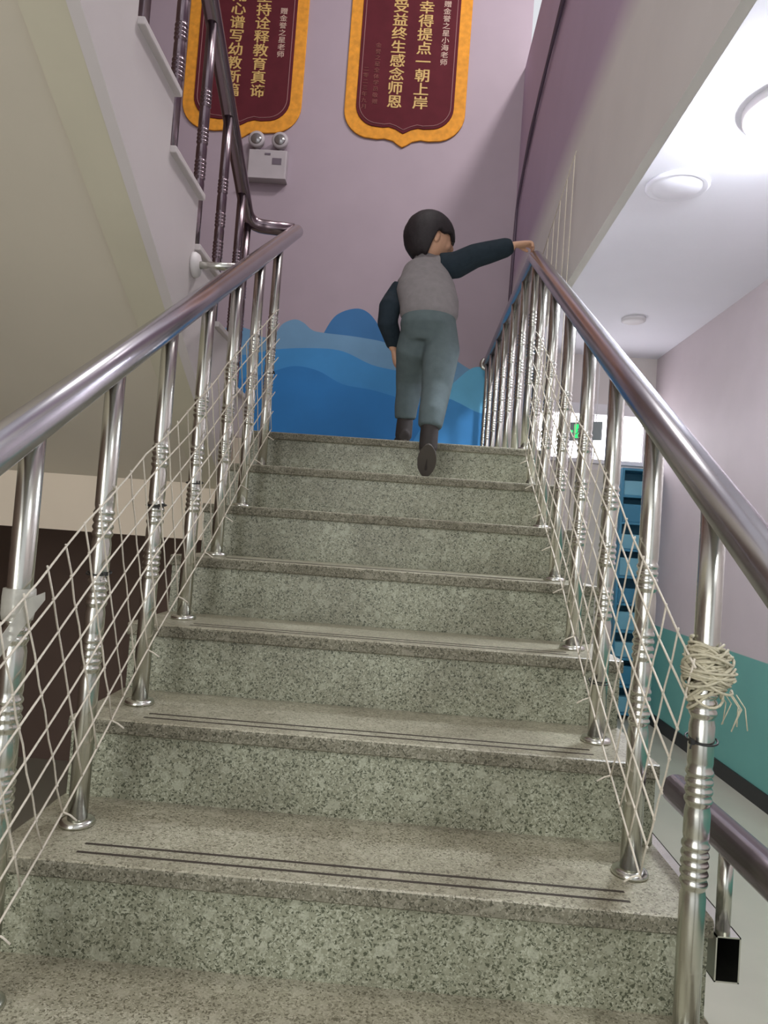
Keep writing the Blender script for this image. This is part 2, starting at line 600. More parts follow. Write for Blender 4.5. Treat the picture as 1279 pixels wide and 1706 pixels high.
low = [(ye - 0.014, string_z(ye - 0.014)), (1.68, string_z(1.68)), (1.695, LAND - 0.02), (1.90, LAND - 0.02)]
MB().prism(prof + low, 0, XS - 0.03, XS).build('string', M['white'], upf)
sof = [(ye - 0.014, string_z(ye - 0.014) + 0.002), (1.711, string_z(1.711) + 0.002), (1.711, string_z(1.711) + 0.12), (ye - 0.014, string_z(ye - 0.014) + 0.12)]
MB().prism(sof, 0, XS - 0.135, XS - 0.001).build('string_edge', M['stringband'], upf)
sof2 = [(a, b + 0.018) for a, b in sof]
MB().prism(sof2, 0, -2.098, XS - 0.135).build('soffit', M['soffit'], upf)
for k in range(1, 11):
    y, z = up_nose(k)
    MB().box((-2.098, y - T - 0.012, z - 0.02), (XS + 0.018, y, z)).build('tread', M['white'], upf, 0.003)
    MB().box((-2.098, y - 0.03, z - R), (XS - 0.03, y - 0.012, z - 0.02)).build('riser', M['white'], upf)

# ------------------------------------------------------------------ railings
RING = ((0.378, 5), (0.516, 4), (0.672, 4))


def baluster_profile(L, H, r=0.0185):
    p = [(r, 0.0)]
    for frac, n in RING:
        c = H * frac
        w = 0.0135
        z0 = c - n * w / 2
        p += [(r, z0 - 0.012), (r * 0.9, z0 - 0.003)]
        for k in range(n):
            a = z0 + k * w
            p += [(r * 0.92, a), (r * 1.05, a + w * 0.3), (r * 1.085, a + w * 0.5), (r * 1.05, a + w * 0.7), (r * 0.92, a + w)]
        p += [(r, z0 + n * w + 0.008)]
    p.append((r, L))
    return p


def make_baluster(H, L, mat):
    b = MB().lathe(baluster_profile(L, H), (0, 0, 0.0)).mesh('baluster')
    b.materials.append(mat)
    f = MB().lathe([(0.033, 0), (0.034, 0.004), (0.031, 0.010), (0.024, 0.013), (0.0175, 0.013)]).mesh('base_flange')
    f.materials.append(mat)
    return b, f


def place_baluster(root, meshes, x, y, z):
    o = bpy.data.objects.new('baluster', meshes[0])
    COL.objects.link(o)
    o.parent = root
    o.location = Vector((x, y, z)) - root.location
    q = bpy.data.objects.new('base_flange', meshes[1])
    COL.objects.link(q)
    q.parent = o
    return o


RR = 0.030
HL, HR = 0.857, 0.818
BL, BR = 0.150, 0.147
cz = RR / math.cos(math.atan(SL))


def rail_left(y):
    return (XL, y, SL * (y - BL) + HL + cz)


def rail_right(y):
    return (XR, y, SL * (y - BR) + HR + cz)


left_rail = thing('stair_railing', (XL, -1.0, FLOOR), 'shiny steel stair railing on the left edge of the granite steps', 'railing')
MB().tube([rail_left(-1.02), rail_left(0.4), rail_left(1.885)], RR, 28).build('handrail', M['rail'], left_rail)
bl = make_baluster(HL, HL + 0.03, M['steel'])
for i in range(-3, 7):
    place_baluster(left_rail, bl, XL, (i - 1) * T + BL, (i - 1) * R)
brk = MB().tube([(XS + 0.001, 1.02, 1.416), (XL - 0.01, 1.02, 1.416)], 0.0125, 16).build('wall_bracket', M['steel'], left_rail)
MB().lathe([(0.040, 0), (0.040, 0.008), (0.034, 0.018), (0.014, 0.022)], (XS + 0.001, 1.02, 1.416), 24, 0, 'X').build('bracket_flange', M['frame'], brk)

right_rail = thing('stair_railing', (XR, -1.0, FLOOR), 'shiny steel stair railing on the right, turning level along the landing', 'railing')
kink = 1.80
zk = rail_right(kink)[2]
MB().tube([rail_right(-1.02), rail_right(0.4), rail_right(kink - 0.02), (XR, kink + 0.02, zk + 0.004), (XR, 2.6, 1.838), (XR, YB - 0.012, 1.838)], RR, 28).build('handrail', M['rail'], right_rail)
MB().lathe([(0.05, 0), (0.05, 0.006), (0.04, 0.012)], (XR, YB, 1.838), 20, 0, 'Y').build('wall_flange', M['steel'], right_rail)
br_ = make_baluster(HR, HR + 0.03, M['steel'])
for i in range(-3, 7):
    place_baluster(right_rail, br_, XR, (i - 1) * T + BR, (i - 1) * R)
place_baluster(right_rail, make_baluster(HR, 0.795, M['steel']), XR, 1.745, LAND)
for y in (2.045, 2.37, 2.70, 3.015, 3.345, 3.60):
    place_baluster(right_rail, br_, XR, y, LAND)

upper_rail = thing('stair_railing', (-0.74, 1.6, LAND), 'dark steel railing rising along the upper flight in front of the pennants', 'railing')
XU = -0.735


def rail_up(y):
    return (XU, y, 1.975 + (1.80 - y) * SL)


pth = smooth_path([(XL - 0.01, 1.872, 1.912), (XU, 1.872, 1.925), rail_up(1.76), rail_up(0.6), rail_up(-0.9)], [0, 0.075, 0.05, 0.05, 0])
MB().tube(pth, RR, 24, side=(0, 0, 1)).build('handrail', M['rail_dark'], upper_rail)
bu = make_baluster(0.84, 0.861, M['rail_dark'])
for k in range(1, 11):
    y, z = up_nose(k)
    yb = y - 0.14
    Lk = rail_up(yb)[2] - z
    place_baluster(upper_rail, bu, XU, yb, z)
place_baluster(upper_rail, make_baluster(0.93, 0.955, M['rail_dark']), XU, 1.885 + 0.10, LAND).location.y -= 0.135

low_rail = thing('guard_rail', (0.66, 0.05, FLOOR), 'low brown steel guard rail outside the right edge of the steps', 'railing')
MB().tube([(0.665, -0.75, 0.108), (0.665, 0.32, 0.108)], 0.031, 24).build('handrail', M['rail_dark'], low_rail)
tb = MB()
x0, x1, z0, z1, y0, y1, w = 0.642, 0.684, -0.126, -0.049, 0.05, 1.30, 0.0025
tb.box((x0, y0, z0), (x1, y1, z0 + w)).box((x0, y0, z1 - w), (x1, y1, z1)).box((x0, y0, z0), (x0 + w, y1, z1)).box((x1 - w, y0, z0), (x1, y1, z1))
tb.box((x0, y1 - 0.2, z0), (x1, y1 - 0.19, z1))
tb.build('bottom_rail', M['steel'], low_rail)
for y in (0.075, 0.19):
    MB().tube([(0.663, y, -0.05), (0.663, y, 0.09)], 0.0125, 14).build('post', M['steel'], low_rail)
for y in (0.35, 1.20):
    MB().tube([(0.663, y, FLOOR), (0.663, y, -0.125)], 0.018, 14).build('support_leg', M['steel'], low_rail)


# ------------------------------------------------------------------ the cord nets tied to the balusters
def net(name, x, y_top0, y_top1, root_label, cmax, y_lo, seed):
    rnd = random.Random(seed)
    mb = MB()
    cs = [cmax - k * 0.0715 for k in range(8)]
    cmin = cs[-1]
    slope = 2.69                       # drop of c per metre for the steep cords

    def P(y, c):
        return (x + 0.004 * math.sin(7 * y + 5 * c + seed), y, SL * y + c)
    for k, c in enumerate(cs):
        ya = max(y_lo, y_top0 + (cmax - c) / slope)
        yb = min(1.56 + (0.0 if k else 0.02), y_top1 + (cmax - c) / slope)
        nseg = 26
        pts = []
        for s in range(nseg + 1):
            y = ya + (yb - ya) * s / nseg
            sag = 0.010 * math.sin(math.pi * ((y / T) % 1.0)) if k == 0 else 0.003 * math.sin(9 * y + k * 2)
            pts.append(P(y, c - sag))
        mb.tube(pts, 0.0019, 6)
    y = y_top0
    j = 0
    while y < y_top1:
        yt = y + rnd.uniform(-0.004, 0.004)
        pts = []
        for s in range(9):
            c = cmax + (cmin - cmax) * s / 8
            yy = yt + (cmax - c) / slope + 0.002 * math.sin(3 * s + j)
            pts.append(P(yy, c))
        if pts[-1][1] > y_lo and pts[-1][1] < 1.6:
            pts = [p for p in pts if p[1] > y_lo]
            mb.tube(pts, 0.0017, 6)
            if j % 3 == 0:             # loose cut tail under the last knot
                e = Vector(pts[-1])
                sgn = 1 if x < 0 else -1
                mb.tube([e, e + Vector((sgn * 0.012, 0.004, -0.006)), e + Vector((sgn * 0.026, 0.002, -0.014))], 0.0017, 6)
            for c in cs[1:-1]:
                yy = yt + (cmax - c) / slope
                if yy > y_lo:
                    mb.ball(P(yy, c), 0.0030, 0, 6)
        y += 0.0615
        j += 1
    o = mb.build(name, M['cord'])
    tag(o, root_label, 'net')
    return o


net('safety_net', XL + 0.026, -0.72, 1.50, 'white diamond mesh cord net laced inside the left railing', 0.565, -0.62, 1)
net('safety_net', XR - 0.026, -0.165, 1.50, 'white diamond mesh cord net laced inside the right railing', 0.540, -0.2, 2)
hang = MB()
for k in range(7):
    y = 1.66 + k * 0.13
    x = 0.634
    ztop = 2.20 - 0.03 * k
    hang.tube([(x, y, ztop), (x + 0.004 * (k % 2), y + 0.01, 1.6), (x, y + 0.015, 1.02)], 0.0019, 6)
hang.tube([(0.634, 1.64, 1.03), (0.634, 2.46, 1.03)], 0.0019, 6)
hang.tube([(0.634, 1.64, 2.205), (0.634, 2.46, 2.015)], 0.0019, 6)
tag(hang.build('hanging_net', M['cord']), 'thin vertical cords hanging on the wall behind the right railing', 'net')


def cable_tie(x, y, z, label, sgn):
    mb = MB()
    n = 20
    r = 0.0225
    pts = [(x + r * math.cos(a), y + r * math.sin(a), z + 0.004 * math.sin(a)) for a in [2 * math.pi * k / n for k in range(n + 1)]]
    mb.tube(pts, 0.0016, 6)
    o = tag(mb.build('cable_tie', M['black']), label, 'cable tie', 'black cable ties on the balusters')
    hd = MB()
    hd.box((x + sgn * 0.020, y - 0.028, z - 0.003), (x + sgn * 0.026, y - 0.018, z + 0.004))
    hd.tube([(x + sgn * 0.023, y - 0.024, z), (x + sgn * 0.030, y - 0.036, z - 0.006)], 0.0012, 6)
    hd.build('tie_head', M['black'], o)


for i, z, w, sgn, x, b in ((1, 0.480, 'nearest the clear tape on the left railing', 1, XL, BL), (2, 0.625, 'round the left baluster one step above the nearest tie', 1, XL, BL),
                           (3, 0.700, 'round the left baluster two steps above the nearest tie', 1, XL, BL), (6, 1.20, 'round the topmost left baluster beside the mural', 1, XL, BL),
                           (0, 0.325, 'just under the tangled cord on the right post', -1, XR, BR), (2, 0.300, 'low on a right baluster above the nearest steps', -1, XR, BR)):
    cable_tie(x, (i - 1) * T + b, z, 'thin black cable tie ' + w, sgn)

# tangle of spare cord on the nearest right baluster
rnd = random.Random(11)
tg = MB()
cy_, cz_ = -T + BR, 0.425
for k in range(60):
    a0 = rnd.uniform(0, 6.28)
    zz = cz_ + rnd.uniform(-0.038, 0.032)
    fat = 0.021 + 0.011 * max(0, 1 - abs(zz - cz_) / 0.045) * rnd.uniform(0.2, 1.2)
    tilt = rnd.uniform(-1.2, 1.2)
    pts = []
    for s in range(15):
        a = a0 + s * 0.36
        off = 0.012 * max(0, math.cos(a)) * max(0, 1 - abs(zz - cz_) / 0.04)
        pts.append((XR + (fat + off) * math.cos(a), cy_ + fat * math.sin(a), zz + 0.022 * tilt * math.cos(a * 1.0 + k)))
    tg.tube(pts, 0.0021, 6)
for k in range(6):
    a = rnd.uniform(-0.9, 0.9)
    p0 = Vector((XR + 0.045 * math.cos(a), cy_ + 0.03 * math.sin(a), cz_ - 0.03))
    tg.tube([p0, p0 + Vector((0.012, -0.004, -0.018)), p0 + Vector((0.010 + rnd.uniform(-.012, .012), -0.004, -0.05))], 0.0010, 5)
tag(tg.build('cord_bundle', M['cord_old']), 'frayed bundle of spare cord wound round the nearest right post', 'cord')

# clear tape round the nearest left baluster
tp = MB()
ty = -T + BL
tp.lathe([(0.0225, 0.420), (0.024, 0.430), (0.0245, 0.455), (0.0235, 0.468)], (XL, ty, 0), 20)
tp.prism([(ty - 0.02, 0.455), (ty + 0.028, 0.462), (ty + 0.030, 0.450), (ty - 0.16, 0.330), (ty - 0.17, 0.345)], 0, XL + 0.0245, XL + 0.026)
tag(tp.build('tape_wrap', M['tape']), 'clear plastic tape wrapped round the nearest left baluster', 'tape')

# ------------------------------------------------------------------ wall mural
mur = MB()
B0 = LAND + 0.001


def layer(pts, mi, k):
    poly = smooth_curve(pts)
    mur.prism([(pts[0][0], B0)] + poly + [(pts[-1][0], B0)], 1, YB - 0.0012 * (k + 1), YB + 0.001, mi)


def smooth_curve(pts, n=6):
    out = []
    for i in range(len(pts) - 1):
        p0 = pts[max(i - 1, 0)]
        p1, p2 = pts[i], pts[i + 1]
        p3 = pts[min(i + 2, len(pts) - 1)]
        for s in range(n):
            t = s / n
            q = []
            for a in (0, 1):
                q.append(0.5 * (2 * p1[a] + (p2[a] - p0[a]) * t + (2 * p0[a] - 5 * p1[a] + 4 * p2[a] - p3[a]) * t * t + (3 * p1[a] - p0[a] - 3 * p2[a] + p3[a]) * t ** 3))
            out.append(tuple(q))
    out.append(tuple(pts[-1]))
    return out


layer([(0.05, 1.70), (0.18, 1.86), (0.27, 1.868), (0.40, 1.80), (0.534, 1.74)], 0, 0)
layer([(-0.64, 1.90), (-0.617, 1.99), (-0.542, 2.115), (-0.412, 2.170), (-0.313, 2.141), (-0.221, 2.03), (-0.17, 1.93)], 1, 1)
layer([(-1.55, 1.93), (-1.21, 1.988), (-1.05, 1.93), (-0.971, 1.939), (-0.915, 2.027), (-0.834, 2.066), (-0.769, 2.049), (-0.703, 2.0), (-0.617, 1.985), (-0.364, 1.969), (-0.15, 1.93), (0.0, 1.80), (0.12, 1.60), (0.2, 1.3)], 0, 2)
layer([(-0.1, 1.2), (0.15, 1.56), (0.28, 1.67), (0.39, 1.78), (0.46, 1.815), (0.534, 1.80)], 4, 3)
layer([(-1.55, 1.80), (-1.2, 1.79), (-0.943, 1.847), (-0.692, 1.872), (-0.481, 1.864), (-0.266, 1.781), (-0.055, 1.745), (0.05, 1.70), (0.14, 1.60), (0.2, 1.5), (0.34, 1.3)], 2, 4)
layer([(-1.55, 1.60), (-1.2, 1.62), (-0.972, 1.685), (-0.808, 1.738), (-0.638, 1.715), (-0.464, 1.634), (-0.253, 1.606), (-0.041, 1.557), (0.08, 1.52), (0.2, 1.44), (0.3, 1.2)], 3, 5)
layer([(-0.05, 1.05), (0.1, 1.36), (0.2, 1.50), (0.27, 1.575), (0.34, 1.56), (0.46, 1.507), (0.534, 1.49)], 2, 6)
tag(mur.build('wall_mural', [M['m_top'], M['m_round'], M['m_mid'], M['m_dark'], M['m_light']]), 'blue mountain mural painted on the purple wall behind the landing', 'mural')


# ------------------------------------------------------------------ the two pennants
def pennant(xc, zb, w, ztop, label, columns):
    """zb: height of the lower tip of the gold border"""
    root = thing('pennant', (xc, YB, zb), label, 'pennant', 'award pennants on the purple wall')

    def outline(hw, zlow, rad, tip, top):
        right = [(hw, top)]
        for k in range(9):
            a = -math.pi / 2 * k / 8
            right.append((hw - rad + rad * math.cos(a), zlow + rad + rad * math.sin(a)))
        right += [(hw * 0.42, zlow - 0.004), (hw * 0.30, zlow + 0.002), (hw * 0.16, zlow - 0.012), (hw * 0.07, zlow - tip * 0.7), (0, zlow - tip)]
        left = [(-x, z) for x, z in right[:-1]][::-1]
        return [(xc + x, z) for x, z in right + left]
    hw = w / 2
    MB().prism(outline(hw, zb + 0.055, 0.20, 0.055, ztop), 1, YB - 0.014, YB - 0.001).build('gold_border', M['gold'], root, 0.005, 3)
    hi = hw - 0.082
    pz = zb + 0.137
    MB().prism(outline(hi, pz, 0.155, 0.042, ztop - 0.08), 1, YB - 0.020, YB - 0.010).build('velvet_panel', M['velvet'], root, 0.003)
    ol = outline(hi - 0.022, pz + 0.022, 0.14, 0.038, ztop - 0.1)
    MB().tube([(x, YB - 0.0205, z) for x, z in ol], 0.0032, 6).build('edge_cord', M['line'], root)
    for (chars, x, z0, step, size, mk) in columns:
        mb = MB()
        for k, ch in enumerate(chars):
            # brush-like weight: the strokes are laid down three times, a hair apart
            wgt = size * (0.022 if mk == 'letter' else 0.010)
            for q, (ox, oz) in enumerate(((-wgt, 0), (wgt, 0), (0, wgt))):
                text_mesh(mb, ch, xc + x + ox, YB - 0.021 - 0.0002 * q, z0 + oz + step * (len(chars) - 1 - k), size * 1.12, size, 0.002)
        mb.build('lettering', M[mk], root)
    return root


pennant(-0.172, 3.325, 0.85, 4.72, 'maroon award pennant in gold border, hung right, with a pointed tip', [
    ('幸得提点一朝上岸', 0.105, 3.645, 0.0985, 0.094, 'letter'),
    ('受益终生感念师恩', -0.075, 3.645, 0.0985, 0.094, 'letter'),
    ('赠金誉之星小海老师', 0.250, 3.945, 0.0525, 0.047, 'letter_pale'),
    ('金誉之星全体学员敬赠', -0.215, 3.64, 0.045, 0.036, 'letter_dim'),
    ('二零二三年九月', -0.290, 3.60, 0.045, 0.034, 'letter_dim')])
pennant(-1.325, 3.325, 0.85, 4.72, 'maroon award pennant in gold border behind the dark upper handrail', [
    ('用爱坚持诠释教育真谛', 0.105, 3.672, 0.0985, 0.094, 'letter'),
    ('用心谱写幼教新篇', -0.075, 3.672, 0.0985, 0.094, 'letter'),
    ('赠金誉之星老师', 0.250, 3.945, 0.0525, 0.047, 'letter_pale')])

# ------------------------------------------------------------------ emergency lamp on the wall
em = thing('emergency_light', (-1.10, YB, 3.03), 'twin head white emergency light on the wall below the left pennant', 'emergency light')
MB().box((-1.235, YB - 0.06, 3.035), (-0.965, YB - 0.001, 3.235)).build('housing', M['lamp_body'], em, 0.008, 3)
MB().box((-1.12, YB - 0.063, 3.195), (-1.08, YB - 0.058, 3.208)).build('indicator', M['lamp_dark'], em)
lb = MB().box((-1.065, YB - 0.0625, 3.13), (-1.0, YB - 0.058, 3.175)).build('label_plate', M['lamp_dark'], em)
MB().box((-1.24, YB - 0.075, 3.022), (-0.96, YB - 0.001, 3.036)).build('bottom_lip', M['lamp_body'], em, 0.003)
for x in (-1.185, -1.02):
    hd = MB().lathe([(0.02, -0.02), (0.045, 0.0), (0.056, 0.03), (0.058, 0.05), (0.052, 0.056)], (x, YB - 0.02, 3.30), 24, 0, 'Y').build('lamp_head', M['lamp_body'], em)
    MB().lathe([(0.048, 0.052), (0.030, 0.060), (0.006, 0.064)], (x, YB - 0.02, 3.30), 24, 0, 'Y').build('lens', M['lamp_glass'], hd)
    MB().tube([(x, YB - 0.035, 3.20), (x, YB - 0.035, 3.28)], 0.014, 12).build('swivel', M['lamp_body'], hd)

# cable hanging in the corner by the right wall
cb = MB()
for d in (0.0, 0.035):
    cb.tube(smooth_path([(0.637, 0.9, 3.30 + d), (0.637, 2.20, 3.275 + d), (0.637, 2.80, 3.20 - d * 0.5), (0.637, 3.11, 3.10 + d), (0.637, 3.38, 2.98 - d * 0.4), (0.637, 3.54, 2.87), (0.640, 3.585 + d * 0.6, 2.62), (0.641, 3.62 + d, 1.95)], 0.08), 0.009, 8)
cb = cb.build('cable', M['cable'])
tag(cb, 'dark cable running down the corner beside the purple wall', 'cable')

# ------------------------------------------------------------------ hall: lamps, exit sign, blue cabinet
cl = thing('ceiling_lamp', (1.50, 1.62, HALL_C), 'bright glowing round lamp on the hall ceiling', 'lamp')
MB().lathe([(0.21, 0), (0.21, -0.03), (0.19, -0.04)], (1.50, 1.62, HALL_C)).build('lamp_base', M['frame'], cl)
MB().lathe([(0.185, -0.035), (0.18, -0.07), (0.14, -0.095), (0.07, -0.108), (0.01, -0.11)], (1.50, 1.62, HALL_C), 28).build('diffuser', M['lamp_glow'], cl)
d1 = MB().lathe([(0.15, 0), (0.15, -0.012), (0.135, -0.018), (0.12, -0.012), (0.11, -0.02), (0.02, -0.024)], (1.26, 2.27, HALL_C), 28).build('ceiling_rose', M['ceiling'])
tag(d1, 'unlit white round ceiling fitting next to the glowing lamp', 'ceiling fitting')
d2 = MB().lathe([(0.09, 0), (0.09, -0.02), (0.07, -0.03), (0.01, -0.032)], (1.68, 4.3, HALL_C), 24).build('ceiling_rose', M['frame'])
tag(d2, 'small unlit round ceiling fitting far down the hall ceiling', 'ceiling fitting')

ex = thing('exit_sign', (1.40, 4.6, 1.56), 'green lit exit sign hanging before the bright window', 'exit sign')
rotz = Matrix.Rotation(math.radians(-28), 4, 'Z')


def sign_part(mb, name, mat, parent=None):
    o = mb.build(name, mat, parent or ex)
    o.location = (0, 0, 0)
    return o


ex.rotation_euler = (0, 0, math.radians(-30))
e = MB().box((-0.17, -0.015, -0.065), (0.17, 0.015, 0.085))
bd = e.build('sign_body', M['exit_body'], ex, 0.006)
bd.location = (0, 0, 0)
g = MB()
# running man, arrow and letters in green, standing proud of the dark face
yf = -0.0155
g.box((-0.130, yf - 0.002, 0.000), (-0.062, yf, 0.018))
g.prism([(-0.160, 0.009), (-0.122, 0.040), (-0.122, -0.022)], 1, yf - 0.002, yf)
g.box((-0.050, yf - 0.002, -0.045), (0.020, yf, 0.065))
q = g.build('sign_lettering', M['exit_green'], ex)
q.location = (0, 0, 0)
rn = MB()
rn.ball((0.030, yf - 0.003, 0.048), (0.010, 0.002, 0.010), 0, 10)
rn.tube([(0.030, yf - 0.003, 0.036), (0.022, yf - 0.003, 0.006)], 0.007, 6)
rn.tube([(0.022, yf - 0.003, 0.006), (0.034, yf - 0.003, -0.012), (0.026, yf - 0.003, -0.036)], 0.0045, 6)
rn.tube([(0.022, yf - 0.003, 0.006), (0.008, yf - 0.003, -0.012), (-0.002, yf - 0.003, -0.012)], 0.0045, 6)
rn.tube([(0.029, yf - 0.003, 0.032), (0.046, yf - 0.003, 0.020)], 0.0035, 6)
rn.tube([(0.029, yf - 0.003, 0.032), (0.012, yf - 0.003, 0.022)], 0.0035, 6)
rn.v = [(x - 0.036, y, z) for x, y, z in rn.v]
q = rn.build('running_figure', M['exit_body'], ex)
q.location = (0, 0, 0)
hg = MB()
for x in (-0.12, 0.12):
    hg.tube([(x, 0, 0.08), (x, 0, HALL_C - 1.56)], 0.004, 8)
q = hg.build('hanger_rods', M['frame'], ex)
q.location = (0, 0, 0)

cab = thing('cabinet', (2.03, 5.25, FLOOR), 'tall blue cabinet with open shelves at the end of the hall', 'cabinet')
X0, X1, Y0, Y1, ZT = 1.90, 2.225, 5.10, 5.36, 1.36
MB().box((X0, Y1 - 0.02, FLOOR), (X1, Y1, ZT)).build('back_panel', M['blue'], cab)
for x in (X0, X1 - 0.02):
    MB().box((x, Y0, FLOOR), (x + 0.02, Y1 - 0.02, ZT)).build('side_panel', M['blue'], cab)
nsh = 9
for k in range(nsh + 1):
    z = FLOOR + 0.04 + k * (ZT - FLOOR - 0.06) / nsh
    MB().box((X0 + 0.02, Y0, z), (X1 - 0.02, Y1 - 0.02, z + 0.02)).build('shelf', M['blue'], cab)
for k in range(nsh):
    z = FLOOR + 0.06 + k * (ZT - FLOOR - 0.06) / nsh
    bx = MB().box((X0 + 0.03, Y0 + 0.03, z + 0.001), (X1 - 0.03, Y1 - 0.04, z + 0.13 + 0.03 * (k % 2))).build('storage_box', M['blue_light'] if k % 3 != 1 else M['blue'], None, 0.006)
    tag(bx, '%s blue box filling the %s shelf of the blue cabinet' % ('pale' if k % 3 != 1 else 'darker', ['lowest', 'second lowest', 'third', 'fourth', 'fifth', 'sixth', 'seventh', 'second highest', 'topmost'][k]), 'box', 'blue boxes in the hall cabinet')

# ------------------------------------------------------------------ the boy


def remesh(mb, name, mat, parent, voxel=0.006, smooth=6, extra=None):
    me = mb.mesh(name + '_raw')
    ob = bpy.data.objects.new('raw', me)
    COL.objects.link(ob)
    m = ob.modifiers.new('r', 'REMESH')
    m.mode = 'VOXEL'
    m.voxel_size = voxel
    m.use_smooth_shade = True
    s = ob.modifiers.new('s', 'SMOOTH')
    s.factor = 0.5
    s.iterations = smooth
    dg = bpy.context.evaluated_depsgraph_get()
    out = bpy.data.meshes.new_from_object(ob.evaluated_get(dg))
    out.name = name
    bpy.data.objects.remove(ob)
    bpy.data.meshes.remove(me)
    out.materials.clear()
    for x in (mat if isinstance(mat, (list, tuple)) else [mat]):
        out.materials.append(x)
    if extra:
        extra(out)
    for p in out.polygons:
        p.use_smooth = True
    return link(name, out, parent)


boy = thing('person', (0.02, 1.83, LAND), 'small boy in grey sweater with navy sleeves climbing onto the landing', 'person')
HIP = Vector((0.088, 1.665, 1.440))
hipL, hipR = Vector((0.040, 1.690, 1.425)), Vector((0.142, 1.665, 1.420))
kneeL, ankL = Vector((0.026, 1.800, 1.245)), Vector((0.020, 1.790, 1.075))
kneeR, ankR = Vector((0.140, 1.590, 1.215)), Vector((0.120, 1.462, 0.985))
waist = Vector((0.087, 1.675, 1.535))
chest = Vector((0.066, 1.730, 1.640))
shC = Vector((0.058, 1.785, 1.740))
shL, shR = Vector((-0.040, 1.785, 1.640)), Vector((0.140, 1.775, 1.755))
elR, wrR = Vector((0.285, 1.760, 1.805)), Vector((0.425, 1.768, 1.856))
elL, wrL = Vector((-0.083, 1.705, 1.510)), Vector((-0.050, 1.770, 1.385))
neck = Vector((0.060, 1.800, 1.790))
HEAD = Vector((0.072, 1.805, 1.880))
face = Vector((0.93, 0.36, -0.06)).normalized()       # the way he looks: to the right, along the rail
hside = face.cross(Vector((0, 0, 1))).normalized()
hup = hside.cross(face)
HR_ = Matrix((face, hside, hup)).transposed()          # local x = face forward, y = his right ear, z = up


def hp(x, y, z):
    return HEAD + HR_ @ Vector((x, y, z))


sx = (1, 0, 0)
bd = MB()
bd.ball(HEAD, (0.096, 0.078, 0.102), 0, 24, HR_)
bd.ball(hp(0.035, 0, -0.050), (0.050, 0.050, 0.045), 0, 16, HR_)                 # jaw
bd.ball(hp(0.100, 0, -0.020), (0.013, 0.011, 0.012), 0, 10, HR_)                 # nose
bd.tube([hp(0.092, 0, 0.012), hp(0.104, 0, -0.020)], [0.006, 0.009], 8)
bd.ball(hp(0.088, 0, -0.052), (0.009, 0.020, 0.008), 0, 10, HR_)                 # lips
for s in (-1, 1):
    bd.ball(hp(-0.002, s * 0.078, -0.016), (0.016, 0.009, 0.026), 0, 12, HR_)    # ears
    bd.ball(hp(0.060, s * 0.036, -0.026), (0.024, 0.024, 0.024), 0, 12, HR_)     # cheeks
bd.tube([neck - Vector((0, 0, 0.04)), hp(-0.012, 0, -0.05)], [0.042, 0.038], 16)
bd.tube([HIP + Vector((0, 0, -0.02)), waist, chest, shC, neck], [0.080, 0.078, 0.085, 0.070, 0.035], 20, ell=[0.06, 0.055, 0.058, 0.05, 0.035], side=sx)
bd.tube([shR - Vector((0.03, 0, 0)), shR, elR, wrR], [0.03, 0.032, 0.026, 0.018], 14)
bd.tube([shL + Vector((0.03, 0, 0)), shL, elL, wrL], [0.03, 0.032, 0.026, 0.018], 14)
for h, k, a in ((hipL, kneeL, ankL), (hipR, kneeR, ankR)):
    bd.tube([h + Vector((0, 0, 0.02)), h, k, a], [0.05, 0.055, 0.040, 0.027], 16)


def hand(mb, wrist, axis, palm_n, thumb_side, curl, s=1.0, spread=0.10):
    """palm plus five bent fingers; axis: wrist to knuckles, palm_n: out of the palm, thumb_side: towards the thumb"""
    ax = axis.normalized()
    pn = (palm_n - ax * palm_n.dot(ax)).normalized()
    ts = thumb_side - ax * thumb_side.dot(ax)
    ts = (ts - pn * ts.dot(pn)).normalized()
    kn = wrist + ax * 0.050 * s
    mb.tube([wrist - ax * 0.012, wrist + ax * 0.010 * s, wrist + ax * 0.032 * s, kn + ax * 0.004], [0.016 * s, 0.020 * s, 0.025 * s, 0.024 * s], 14,
            ell=[0.012 * s, 0.0115 * s, 0.0115 * s, 0.009 * s], side=ts)
    lens = (0.040, 0.045, 0.042, 0.032)
    for i in range(4):
        o = (1.5 - i) * 0.0125 * s
        p = kn + ts * o
        d = (ax + ts * (1.5 - i) * spread).normalized()
        pts = [p - d * 0.012]
        ang = 0
        seg = lens[i] * s / 3
        pts.append(p)
        for j in range(3):
            ang += curl[j]
            dd = d * math.cos(ang) + pn * math.sin(ang)
            p = p + dd * seg
            pts.append(p)
        mb.tube(pts, [0.0068 * s, 0.0068 * s, 0.0064 * s, 0.006 * s, 0.0048 * s], 10)
    t0 = wrist + ax * 0.016 * s + ts * 0.016 * s
    t1 = t0 + (ts * 0.8 + ax * 0.7 + pn * 0.25).normalized() * 0.020 * s
    t2 = t1 + (ts * 0.25 + ax * 0.9 + pn * 0.45).normalized() * 0.017 * s
    t3 = t2 + (ax * 0.9 + pn * 0.6).normalized() * 0.012 * s
    mb.tube([t0 - ts * 0.01, t0, t1, t2, t3], [0.009 * s, 0.009 * s, 0.0078 * s, 0.007 * s, 0.005 * s], 10)


hand(bd, wrR + Vector((0.008, 0, 0.006)), Vector((1, 0, 0.12)), Vector((0.1, 0, -1)), Vector((0, 1, 0)), (0.35, 0.85, 0.75), 1.05)
hand(bd, wrL + Vector((0.002, 0.002, -0.010)), Vector((0.22, 0.25, -1)), Vector((1, 0.2, 0.3)), Vector((0.2, 1, 0.2)), (0.25, 0.35, 0.3), 0.95)
remesh(bd, 'body', M['skin'], boy, 0.0042, 3)

# hair: a bowl cut, low at the nape, cut short over the ear, fringe over the brow
hr = MB()
na, nz_ = 48, 14


